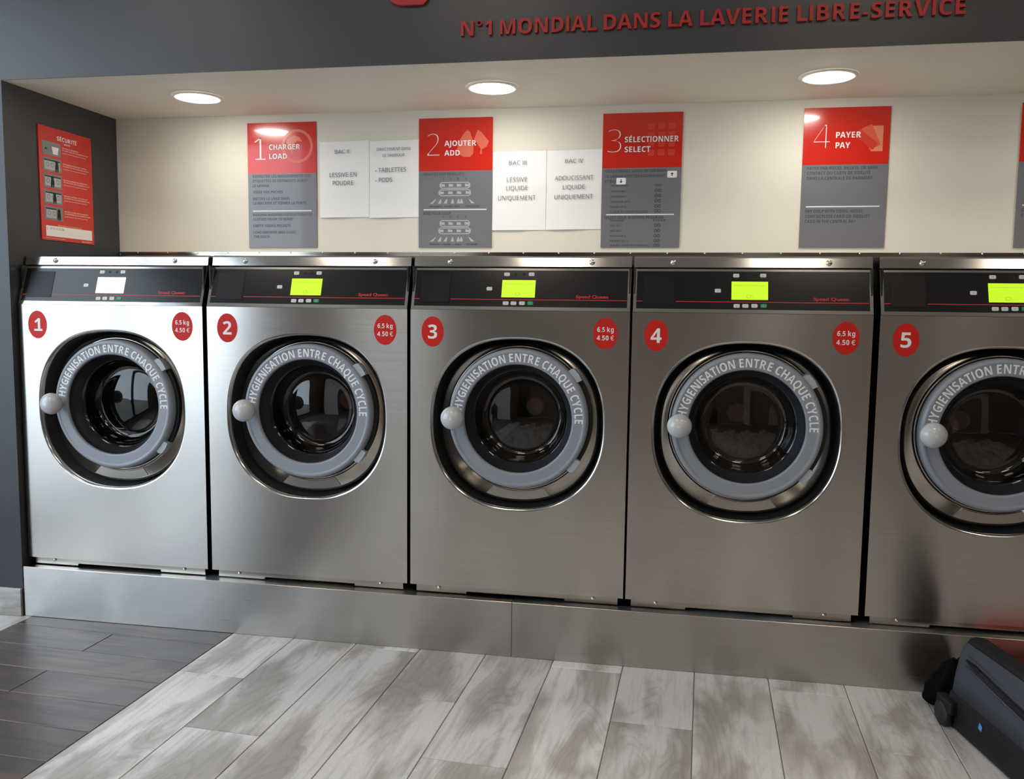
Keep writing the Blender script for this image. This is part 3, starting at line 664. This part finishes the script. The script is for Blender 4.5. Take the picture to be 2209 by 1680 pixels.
notice(1.8298, 2.0430, 1.4610, 1.7625, 'white paper notice reading BAC IV ADOUCISSANT LIQUIDE UNIQUEMENT', [(.50, .170, 'BAC IV', .05, .33, 'C'), (.50, .383, 'ADOUCISSANT', .055, .70, 'C'), (.50, .498, 'LIQUIDE', .055, .40, 'C'), (.50, .620, 'UNIQUEMENT', .055, .70, 'C')], M_INK2, .003)

# ------------------------------------------------------------------ safety poster on the side wall
y0, y1, z0, z1 = .1390, .4372, 1.3910, 1.8125; w, h = y1-y0, z1-z0
base = (XW, (y0+y1)/2, z0); t = thing('safety_poster', 'red poster headed SÉCURITÉ with five grey pictograms on dark wall', 'poster', base)
board = obj('board', G().prism([(0, -h), (w, -h), (w, 0), (0, 0)], Vector((XW+.0003, y0, z1)), Y3, Z3, .0042), M_PRED, t, base)
F = Vector((XW+.0048, y0, z1)); P = lambda n, g, mt, par=board: obj(n, g, mt, par, base)
rc = lambda a, b, c, d_, dd=.0003: G().prism([(a*w, -d_*h), (c*w, -d_*h), (c*w, -b*h), (a*w, -b*h)], F, Y3, Z3, dd)
g = G(); put(g, 'SÉCURITÉ', F, Y3, Z3, .036*h, .52*w, -.100*h, 0, 'C', .37*w); P('heading', g, M_WHITE); g = G(); put(g, 'SAFETY', F, Y3, Z3, .013*h, .52*w, -.128*h, 0, 'C', .12*w); P('heading', g, M_WHITE)
tx = ['EN CAS D URGENCE', 'INTERDICTION DE FUMER', 'NE PAS LAISSER LES ENFANTS', 'NE PAS OUVRIR LE HUBLOT', 'NE PAS LAVER DE PRODUITS']
for i in range(5):
    b = .128+.1425*i; pn = P('pictogram', rc(.06, b, .395, b+.122), M_PLG if False else flat('pictogram_grey_%d' % i, (128, 127, 133), .4))
    g = G()
    if i == 0:
        g = G().prism([(.25*w, -(b+.105)*h), (.335*w, -(b+.105)*h), (.36*w, -(b+.04)*h), (.23*w, -(b+.04)*h)], F, Y3, Z3, .0006); P('bin_shape', g, M_PWHITE, pn)
        g = G().prism([(.10*w, -(b+.075)*h), (.15*w, -(b+.075)*h), (.125*w, -(b+.05)*h)], F, Y3, Z3, .0006); P('flame_shape', g, M_BLACK, pn)
    else:
        hi = .37 if i < 4 else .27; g = rc(.09, b+.03, hi, b+.105, .0005); P('machine_shape', g, M_PLG, pn); P('top_bar', rc(.085, b+.018, hi+.005, b+.028, .0006), M_BLACK, pn)
        for k in range(3 if i < 4 else 2):
            g = G(); cyc = F+Y3*((.14+.09*k)*w)-Z3*((b+.062)*h)
            n = 20; g.add([cyc+X3*.0008+(Y3*math.cos(2*math.pi*q/n)+Z3*math.sin(2*math.pi*q/n))*r for q in range(n) for r in (.0065, .0085)], [(2*q, 2*q+1, 2*((q+1) % n)+1, 2*((q+1) % n)) for q in range(n)]); P('drum_shape', g, M_PGREY, pn)
        xx = [0, .31, .22, .25, .32][i]; g = G()
        for dx, dz, rr_ in ((0, .035, .008),): g.add([F+Y3*((xx+dx)*w+rr_*math.cos(2*math.pi*q/12))-Z3*((b+dz)*h-rr_*math.sin(2*math.pi*q/12))+X3*.0010 for q in range(12)], [tuple(range(12))])
        g.add([F+Y3*(xx*w+dx)-Z3*((b+dz)*h)+X3*.0010 for dx, dz in ((-.008, .05), (.008, .05), (.010, .085), (.008, .115), (.003, .115), (0, .09), (-.003, .115), (-.008, .115), (-.010, .085))], [tuple(range(9))]); P('figure_shape', g, M_BLACK, pn)
    for tt, cc, bb_, ww in ((tx[i], .011, .035, .3 if i == 0 else .46), ('ET RESPECTER LES CONSIGNES DU LIEU', .011, .055, .5), ('PLEASE FOLLOW THE RULES OF THE PLACE', .008, .078, .45)):
        g = G(); put(g, tt, F, Y3, Z3, cc*h, .43*w, -(b+bb_)*h, 0, 'L', ww*w, st='p'); P('text_line', g, M_PWHITE)
bx = P('phone_box', rc(.075, .872, .955, .965, .0004), M_PWHITE)
g = G(); put(g, '07 72 43 17 88', F+X3*.0006, Y3, Z3, .020*h, .15*w, -.905*h, 0, 'L', .25*w, st='p'); P('lettering', g, M_BLACK, bx)
g = G(); put(g, '(', F+X3*.0006, Y3, Z3, .022*h, .095*w, -.907*h, 0, 'L', st='p'); P('phone_symbol', g, M_BLACK, bx)
for tt, cc, aa, bb_, al, ww in (('Numéro assistance', .010, .3, .866, 'L', .45), ('Speed Queen', .014, .95, .988, 'R', .2), ('Photos non contractuelles', .008, .07, .985, 'L', .35)):
    g = G(); put(g, tt, F, Y3, Z3, cc*h, aa*w, -bb_*h, 0, al, ww*w, st='p'); P('text_line', g, M_PWHITE)

# ------------------------------------------------------------------ raised lettering and emblem on the bulkhead
s = 'N°1 MONDIAL DANS LA LAVERIE LIBRE-SERVICE'; bold = 0; x0, x1, cap = 1.6373, 3.117, .0445
sg = thing('wall_lettering', 'raised red letters N°1 MONDIAL DANS LA LAVERIE LIBRE-SERVICE on dark bulkhead', 'sign', ((x0+x1)/2, YB, 2.004))
adv = [advance(ch) if ch != ' ' else .23 for ch in s]; kx = (x1-x0)/(sum(adv)); xx = x0
for ch, a in zip(s, adv):
    if ch != ' ':
        g = G(); vs, fs = raw_text(ch, bold, .5); O = Vector((xx, YB-.0002, 2.0035)); k = cap/CAP
        g.add([O+X3*(v.x*kx)+Z3*(v.y*k)-Y3*((v.z+.5)*.009) for v in vs], fs); obj('letter', g, M_SIGN, sg, ((x0+x1)/2, YB, 2.004))
    xx += a*kx
pts = [(1.5215, 2.1035), (1.536, 2.118), (1.536, 2.50), (1.405, 2.50), (1.405, 2.142)]+[(1.405+.05*(1-math.cos(R(a))), 2.142-.0385*math.sin(R(a))) for a in (15, 30, 45, 60, 75, 90)]
em = obj('logo_plate', G().prism([(a, b) for a, b in pts], Vector((0, YB-.0002, 0)), X3, Z3, .012), M_SIGN, None, (1.47, YB, 2.30)); tag(em, 'red logo plate with rounded lower corner above the raised letters', 'sign')

# ------------------------------------------------------------------ luggage by machine 5
A0 = Vector((3.118, -.235, 0)); D = Vector((.204, -.979, 0)).normalized(); Wd = Vector((-D.y, D.x, 0))   # D runs towards the room, Wd to the right
def frame(o=A0): return Matrix(((D.x, Wd.x, 0, o.x), (D.y, Wd.y, 0, o.y), (0, 0, 1, o.z), (0, 0, 0, 1)))
lc = thing('suitcase', 'dark grey wheeled suitcase lying by the plinth under machine 5', 'suitcase', A0)
def slab(prof, x0, x1, nx=14, rnd=.03):
    """profile (y, z) closed loop swept along the case, ends rounded in"""
    g = G(); rows = []; n = len(prof); cy_ = sum(p[0] for p in prof)/n; cz_ = sum(p[1] for p in prof)/n
    st = [(x0, .80), (x0+rnd*.12, .90), (x0+rnd*.45, .97), (x0+rnd, 1.)]; st = st+[(x0+x1-a, b) for a, b in reversed(st)]
    for x, k in st: rows.append([frame() @ Vector((x, (cy_+(y-cy_)*k)*.70, cz_+(z-cz_)*k)) for y, z in prof])
    m_ = len(rows); g.add(sum(rows, []), [(i*n+j, i*n+(j+1) % n, (i+1)*n+(j+1) % n, (i+1)*n+j) for i in range(m_-1) for j in range(n)]+[tuple(range(n)), tuple(range((m_-1)*n, m_*n))], True)
    return g
body = obj('body', slab([(.002, .10), (.150, .10), (.150, .20), (.140, .235), (.118, .252), (.085, .256), (.062, .252), (.046, .243), (.036, .228), (.024, .20), (.010, .15)], .002, .60), M_CASE, lc, A0)
top = obj('top_panel', slab([(.050, .246), (.152, .19), (.153, .215), (.142, .243), (.120, .258), (.086, .262), (.062, .258)], .006, .59, rnd=.025), M_CASEB, body, A0)
bs = obj('base_shell', slab([(.000, .012), (.006, .004), (.150, .004), (.156, .012), (.157, .095), (.150, .106), (.004, .106), (-.004, .095)], -.006, .605, rnd=.02), M_CASEB, lc, A0)
# pocket: dark slot between two raised welts on the sloping face
pth = [frame() @ Vector((.045+.36*i/10, (.0275-.0115*i/10)*.70, .206-.034*i/10)) for i in range(11)]
obj('zip_slot', G().tube(pth, [.004]+[.0075]*9+[.005], 10), M_CASEB, body, A0)
for dz in (.0125, -.0135):
    obj('welt', G().tube([p+Z3*dz+Wd*(.004 if dz > 0 else -.0045) for p in pth], [.002]+[.0045]*9+[.002], 8), M_CASE, body, A0)
for yy in (-.012, .092):
    c = frame() @ Vector((.0, yy, .036)); g = G(); n = 24; vs = []
    for q in range(n):
        a = 2*math.pi*q/n
        for rr_, ww in ((.0, -.012), (.030, -.012), (.036, -.007), (.036, .007), (.030, .012), (.0, .012)): vs.append(c+(D*math.cos(a)+Z3*math.sin(a))*rr_+Wd*ww)
    fs = [(q*6+k, q*6+k+1, ((q+1) % n)*6+k+1, ((q+1) % n)*6+k) for q in range(n) for k in range(5)]
    g.add(vs, fs, True); wh = obj('wheel', g, M_BLACK, lc, A0)
    g = G(); g.bbox(-.03, .05, yy-.010, yy+.02, .045, .085, .008, 2, frame()); obj('wheel_housing', g, M_CASEB, lc, A0)
bd = frame() @ Vector((.165, -.0043, .075)); g = G().prism([(-.008, -.006), (.006, -.010), (.009, .004), (-.004, .011)], bd, D, Z3, .0015 if D.cross(Z3).dot(Wd) < 0 else -.0015); obj('badge', g, M_BLUE, bs, A0)
# black cloth bundle
bm = bmesh.new(); bmesh.ops.create_icosphere(bm, subdivisions=4, radius=1); random.seed(4)
for v in bm.verts:
    x, y, z = v.co; k = 1+.10*math.sin(7*x+3*z)*math.cos(6*y+2*x)+.05*math.sin(15*z+9*x)
    zz = max(0, (z+1)/2); ta = 1-.55*zz
    v.co = (3.128+.078*x*k*ta+.058*zz, -.112+.072*y*k*ta+.0*zz, .001+.150*zz*(1+.06*math.sin(9*x)))
cb = obj('cloth_bundle', G().bm(bm, True), M_CLOTH, None, (3.128, -.112, 0)); tag(cb, 'black fabric bundle on the floor between suitcase and steel plinth', 'cloth')
# red bag shape added to stand in for red mirrored in the plinth
rb = thing('mirrored_red_bag', 'added red bag shape with black straps, for red mirrored in plinth', 'bag', (3.52, -.20, 0))
bm = bmesh.new(); bmesh.ops.create_cube(bm, size=1)
for v in bm.verts: v.co = (3.52+v.co.x*(.36 if v.co.z > 0 else .44), -.185+v.co.y*(.17 if v.co.z > 0 else .24), .002+(v.co.z+.5)*.165)
bmesh.ops.bevel(bm, geom=bm.edges[:], offset=.035, segments=4, affect='EDGES'); rbb = obj('body', G().bm(bm, True), M_RED, rb, (3.52, -.20, 0))
for zz in (.118, .055): obj('strap', G().bbox(3.313-.02*(1-zz/.165), 3.727+.02*(1-zz/.165), -.292-.03*(.118-zz)/.165, -.078+.03*(.118-zz)/.165, zz-.009, zz+.009, .004, 2), M_CASEB, rb, (3.52, -.20, 0))

# ------------------------------------------------------------------ across the room (seen in the steel and the door glass)
tp = thing('totem_panel', 'tall white panel with red ring emblem standing across the room', 'panel', (.125, -3.9, 0))
obj('panel', G().bbox(-.25, .5, -3.95, -3.87, .0, 2.3, .01, 2), M_WHITE, tp, (.125, -3.9, 0))
g = G()
n = 40; vs = [(.125+r*math.cos(2*math.pi*q/n), -3.865, 1.72+r*math.sin(2*math.pi*q/n)) for q in range(n) for r in (.15, .2)]; g.add(vs, [(2*q, 2*q+1, 2*((q+1) % n)+1, 2*((q+1) % n)) for q in range(n)])
g.add([(.075, -3.866, 1.62), (.115, -3.866, 1.62), (.225, -3.866, 1.45), (.175, -3.866, 1.45)], [(0, 1, 2, 3)]); obj('emblem', g, M_SIGN, tp, (.125, -3.9, 0))
